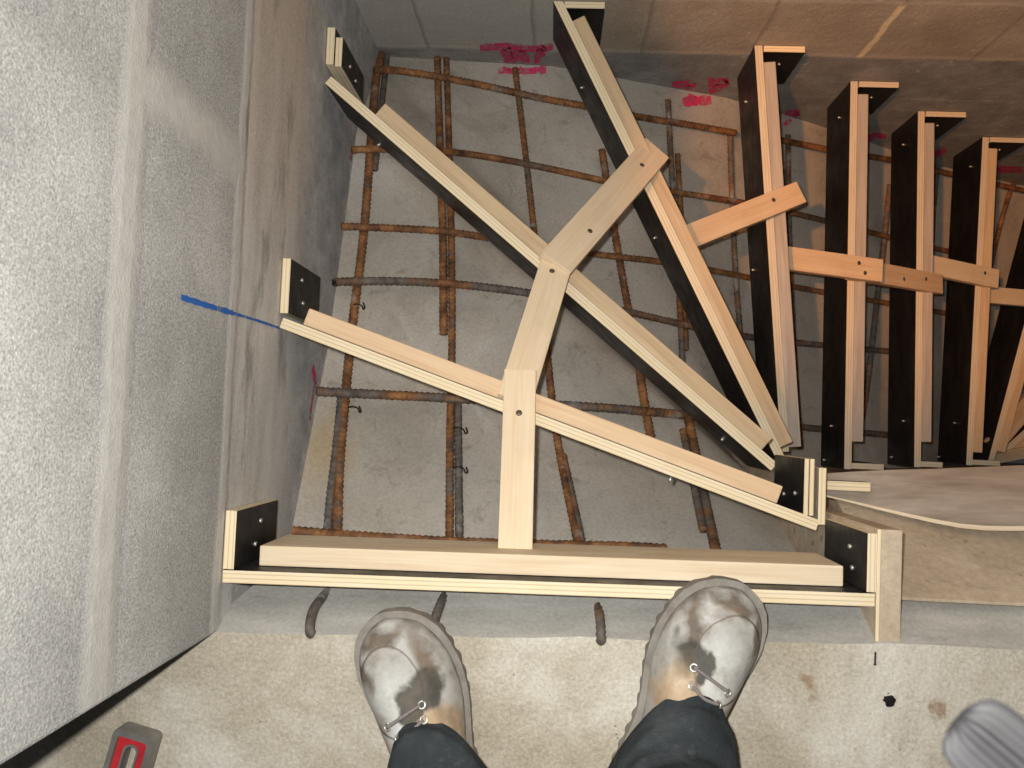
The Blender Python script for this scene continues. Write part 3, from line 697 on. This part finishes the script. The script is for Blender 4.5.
def boot(parent, toe, axis, side, mat, label):
    # local: +y towards the toe, heel at y=0; side=+1 when the big-toe side is +x
    y = Vector((axis[0], axis[1], 0)).normalized(); x = y.cross(Vector((0, 0, 1)))
    m = Matrix((x, y, Vector((0, 0, 1)))).transposed().to_4x4(); m.translation = Vector((toe.x, toe.y, 0))-y*BL
    ts = [0, .008, .02, .05, .1, .16, .24, .32, .4, .46, .52, .58, .64, .7, .76, .82, .87, .91, .94, .96, .978, .99, 1]
    def bend(t): return side*(.010*math.sin(math.pi*min(1, max(0, (t-.45)/.55))) - .004*max(0, t-.6)/.4 + .006*max(0, t-.8)/.2)
    bm = bmesh.new(); rings = []
    for t in ts:
        hw = max(.002, interp(HW, t)*HWS-.0045); tp = interp(TOP, t); ring = []; NS = 18
        yy = .006+t*(BL-.012)
        for i in range(NS+1):
            a = math.pi*i/NS; ca, sa = math.cos(a), math.sin(a)
            px = hw*math.copysign(abs(ca)**.72, ca); pz = .022+(tp-.022)*sa**.80
            pz *= 1; px *= (1-.30*max(0, (pz-.05)/.12)) if t < .6 else 1
            wr = .0012*mnoise.noise(Vector((px*60, yy*45, t*3)))
            ring.append(bm.verts.new((px+bend(t), yy, pz+wr)))
        rings.append(ring)
    for a, b in zip(rings, rings[1:]):
        for i in range(len(a)-1): bm.faces.new((a[i], a[i+1], b[i+1], b[i]))
        bm.faces.new((a[0], b[0], b[-1], a[-1]))
    bm.faces.new(rings[0]); bm.faces.new(rings[-1][::-1])
    bmesh.ops.recalc_face_normals(bm, faces=bm.faces[:])
    tree = BVHTree.FromBMesh(bm)
    up_ = link('boot', bm, M[mat], parent, True, PW(parent).inverted() @ m); up_['label'] = label
    up_.modifiers.new('smooth', 'SUBSURF').render_levels = 1
    # sole: welt rim with a lugged side
    bm = bmesh.new(); lo, mid, hi, hi2 = [], [], [], []
    out = []
    tt = [i/70 for i in range(71)]
    for sgn, seq in ((1, tt), (-1, tt[::-1])):
        for t in seq:
            out.append((sgn*interp(HW, t)*HWS+bend(t), t*BL, t, sgn))
    for i, (px, py, t, sgn) in enumerate(out):
        lug = .0022 if (i//2) % 2 else 0
        cx = bend(t); sc = 1 - lug/max(abs(px-cx), .01)
        lift = .010*max(0, (t-.8)/.2)**2
        lo.append(bm.verts.new((cx+(px-cx)*sc*.97, py, .0015+lift))); mid.append(bm.verts.new((cx+(px-cx)*sc, py, .016+lift*.6)))
        hi.append(bm.verts.new((px, py, .021+lift*.5))); hi2.append(bm.verts.new((px, py, .029+lift*.3)))
    n_ = len(out)
    for A_, B_ in ((lo, mid), (mid, hi), (hi, hi2)):
        for i in range(n_): bm.faces.new((A_[i], A_[(i+1) % n_], B_[(i+1) % n_], B_[i]))
    for i in range(70):
        bm.faces.new((hi2[i], hi2[i+1], hi2[n_-2-i], hi2[n_-1-i])); bm.faces.new((lo[i], lo[i+1], lo[n_-2-i], lo[n_-1-i]))
    sl = link('sole', bm, M['sole'], up_, False)
    return up_, m, tree
def on_boot(m, tree, px, py, off):
    mi = m.inverted(); o = mi @ Vector((0, 0, CH)); d = (mi.to_3x3() @ ray(px, py)).normalized()
    h = tree.ray_cast(o, d); return (h[0]+h[1]*off, h[1]) if h[0] else (None, None)
def lacing(b, m, tree, eyelets, laces):
    for (px, py) in eyelets:
        c, nn = on_boot(m, tree, px, py, .001)
        if c is None: continue
        u = nn.orthogonal().normalized(); v = nn.cross(u)
        pts = [c+(u*math.cos(a)+v*math.sin(a))*.0036 for a in [2*math.pi*i/14 for i in range(15)]]
        link('eyelet', tube_bm(pts, .0012, 6), M['steel'], b, True)
    for ln in laces:
        pts = [on_boot(m, tree, px, py, .0035)[0] for px, py in ln]; pts = [p for p in pts if p]
        if len(pts) > 1: link('lace', tube_bm(smooth_path(pts, .004), .0018, 6), M['lace'], b, True)
person = empty('person', Matrix.Translation((.03, -.42, 0)), 'person in dark work trousers and muddy lace-up boots standing at the slab edge', 'person')
tL, tR = at(376, 617, CH-.045), at(748, 587, CH-.045)
aL, aR = Vector((-.41, .912, 0)), Vector((.41, .912, 0))
bL, mL, trL = boot(person, tL, aL, 1, 'bootL', 'left boot with a dark worn patch on its inner side')
bR, mR, trR = boot(person, tR, aR, -1, 'bootR', 'right boot with its toe over the front form')
lacing(bL, mL, trL, [(422, 705), (424, 720), (388, 727), (399, 739)], [[(389, 727), (404, 717), (421, 705)], [(399, 739), (413, 731), (424, 720)]])
lacing(bR, mR, trR, [(694, 668), (692, 686), (727, 693), (717, 705)], [[(694, 668), (710, 680), (726, 692)], [(692, 686), (702, 699), (717, 705)]])

def leg_rings(bm, axis, rings_def, seed, fold):
    seg = 36; rs = []
    ax = Vector((axis.x, axis.y, 0)).normalized(); lt = Vector((ax.y, -ax.x, 0))
    for j, (c, la, lw_) in enumerate(rings_def):
        ring = []
        for i in range(seg):
            a = 2*math.pi*i/seg
            v = ax*math.cos(a)*la + lt*math.sin(a)*lw_
            nz = mnoise.noise(Vector((v.x*16+seed, v.y*16, c.z*38)))*.6 + mnoise.noise(Vector((v.x*40+seed, v.y*40, c.z*60)))*.4
            f = fold if c.z < .30 else fold*.5
            k = 1 + f*nz/max(la, .03)
            ring.append(bm.verts.new(c+v*k+Vector((0, 0, .010*mnoise.noise(Vector((a*1.3, seed, 0))) if j < 3 else 0))))
        rs.append(ring)
    for a, b in zip(rs, rs[1:]):
        for i in range(seg): bm.faces.new((a[i], a[(i+1) % seg], b[(i+1) % seg], b[i]))
    return rs
def dense(keys, n):
    out = []
    for (c0, a0, b0), (c1, a1, b1) in zip(keys, keys[1:]):
        for i in range(n):
            t = i/n; out.append((c0.lerp(c1, t), a0+(a1-a0)*t, b0+(b1-b0)*t))
    out.append(keys[-1]); return out
bm = bmesh.new()
for toe, ax, hip, knee, seed, side, tf in ((tL, aL, Vector((-.075, -.545, .86)), Vector((-.115, -.455, .48)), 3.1, -1, .68), (tR, aR, Vector((.125, -.535, .86)), Vector((.105, -.435, .48)), 9.7, 1, .64)):
    heel = Vector((toe.x, toe.y, 0))-ax*BL
    cm = heel+ax*(BL*.31)+Vector((.012 if side < 0 else 0, 0, 0)); la0 = BL*(tf-.31)
    keys = [(cm+Vector((0, 0, .082))+ax*.002, la0*.93, .050), (cm+Vector((0, 0, .085)), la0*1.0, .056), (cm+Vector((0, 0, .105))-ax*.006, la0*.98, .059),
            (cm+Vector((0, 0, .14))-ax*.018, .076, .060), (cm+Vector((0, 0, .20))-ax*.026, .070, .063), (knee*.5+(cm+Vector((0, 0, .12)))*.5-Vector((0, .035, 0)), .074, .068),
            (knee, .078, .074), (knee*.4+hip*.6, .095, .088), (hip, .115, .098)]
    rs = leg_rings(bm, ax, dense(keys, 7), seed, .014)
    # inner lining of the hem so that it reads as cloth with an opening
    inner = [bm.verts.new(cm+Vector((0, 0, .11))+(v.co-cm-Vector((0, 0, .082)))*.86) for v in rs[0]]
    for i in range(36): bm.faces.new((rs[0][i], inner[i], inner[(i+1) % 36], rs[0][(i+1) % 36]))
pel = []
for (z, a, b, yc) in ((.76, .10, .15, -.54), (.82, .125, .185, -.545), (.90, .125, .185, -.55), (.98, .115, .165, -.555), (1.0, .10, .15, -.555)):
    pel.append([bm.verts.new((.025+b*math.cos(2*math.pi*i/36), yc+a*math.sin(2*math.pi*i/36), z)) for i in range(36)])
for a, b in zip(pel, pel[1:]):
    for i in range(36): bm.faces.new((a[i], a[(i+1) % 36], b[(i+1) % 36], b[i]))
bm.faces.new(pel[-1]); bm.faces.new(pel[0][::-1])
tr = link('trousers', bm, M['trouser'], person, True, PW(person).inverted())
tr.modifiers.new('smooth', 'SUBSURF').render_levels = 1

# ------------------------------------------------------------------ small things
M['levelgrey'] = mat_plain('grey_level_body', (.22, .21, .19), .45, .5, .2, .5, 40)
M['levelred'] = mat_plain('red_level_panel', (.55, .03, .04), .4, .5, 0, .5, 50)
c0, c1 = at(117, 729, CH-.024), at(152, 738, CH-.024)
ax = (at(98, 768, CH-.024)-at(107, 737, CH-.024)); ax = Vector((ax.x, ax.y, 0)).normalized()
lat = Vector((-ax.y, ax.x, 0)); LW = .046
m = Matrix((ax, lat, Vector((0, 0, 1)))).transposed().to_4x4(); mid = (c0+c1)/2; m.translation = Vector((mid.x, mid.y, .0005))
lev = empty('spirit_level', m, 'small red and grey spirit level lying on the concrete below the block wall end', 'spirit level')
bm = bmesh.new(); LL = .40; hL = LW/2
def prism_ring(bm, outer, inner, z0, z1):
    n = len(outer); V = [[bm.verts.new((*p, z)) for p in pts] for pts, z in ((outer, z0), (outer, z1), (inner, z1), (inner, z0))]
    for A_, B_ in ((0, 1), (1, 2), (2, 3), (3, 0)):
        for i in range(n): bm.faces.new((V[A_][i], V[A_][(i+1) % n], V[B_][(i+1) % n], V[B_][i]))
def rrect(x0, x1, y0, y1, r, n=5):
    pts = []
    for cx, cy, a0 in ((x1-r, y1-r, 0), (x0+r, y1-r, 90), (x0+r, y0+r, 180), (x1-r, y0+r, 270)):
        for i in range(n+1):
            a = math.radians(a0+90*i/n); pts.append((cx+r*math.cos(a), cy+r*math.sin(a)))
    return pts
prism_ring(bm, rrect(0, LL, -hL, hL, .006), rrect(.007, LL-.007, -hL+.006, hL-.006, .004), 0, .024)
link('frame', bm, M['levelgrey'], lev)
bm = bmesh.new(); prism_ring(bm, rrect(.0072, LL-.0072, -hL+.0062, hL-.0062, .004), rrect(.014, .13, -.009, .009, .0085), .004, .019); link('web_panel', bm, M['levelred'], lev)
bm = bmesh.new(); prism_ring(bm, rrect(.0142, .1298, -.0088, .0088, .0083), rrect(.0165, .1275, -.0065, .0065, .006), .003, .0205); link('grip_rim', bm, M['levelgrey'], lev)

def clod(name, px, py, r, label, mat):
    c = at(px, py, CH); bm = bmesh.new(); bmesh.ops.create_icosphere(bm, subdivisions=3, radius=r)
    for v in bm.verts:
        v.co *= 1+.45*mnoise.noise(v.co*(1.6/r)+Vector((px, 0, 0))); v.co.z = max(v.co.z*.7, -r*.35)
    tag(link(name, bm, M[mat], None, False, Matrix.Translation((c.x, c.y, r*.35))), label, 'clod')
M['clod'] = mat_plain('black_clod', (.012, .009, .010), .8, .2)
clod('dark_clod', 889, 700, .0062, 'small black clod on the bare concrete right of the right boot', 'clod')
bm = bmesh.new(); a, b = at(875.5, 652, CH-.001), at(875, 665, CH-.001)
tag(link('nail', tube_bm([a, a.lerp(b, .9), b], .0011, 8, rad=[.0011, .0011, .0018]), M['wire'], None, True), 'thin dark nail lying below the stringer panel foot', 'nail')

# grey ribbed strap end hanging close to the lens at the bottom right
M['strap'] = mat_plain('grey_ribbed_webbing', (.0085, .0085, .0095), .7, .3, 0, .3, 90)
ZS = .22
s0, s1 = at(958, 719, ZS), at(1050, 797, ZS*.97); d = (s1-s0); L = d.length; x = d.normalized(); y = Vector((0, 0, 1)).cross(x).normalized(); z = x.cross(y)
m = Matrix((x, y, z)).transposed().to_4x4(); m.translation = s0
bm = bmesh.new(); prof = []
R = .0086; seg = 156; rs = []
for i, (u, k) in enumerate([(0, .45), (.0012, .72), (.003, .90), (.006, 1.0), (.012, 1.03), (.03, 1.04), (.09, 1.05)]):
    ring = []
    for j in range(seg):
        an = 2*math.pi*j/seg; r = R*k*(1+.16*math.cos(an*13)*(1 if k > .5 else .4))
        ring.append(bm.verts.new((u, r*math.cos(an)*1.05, r*math.sin(an)*.55)))
    rs.append(ring)
for a, b in zip(rs, rs[1:]):
    for j in range(seg): bm.faces.new((a[j], a[(j+1) % seg], b[(j+1) % seg], b[j]))
bm.faces.new(rs[0][::-1]); bm.faces.new(rs[-1])
tag(link('camera_strap', bm, M['strap'], None, True, m), 'out of focus grey ribbed strap end at the bottom right corner', 'strap')
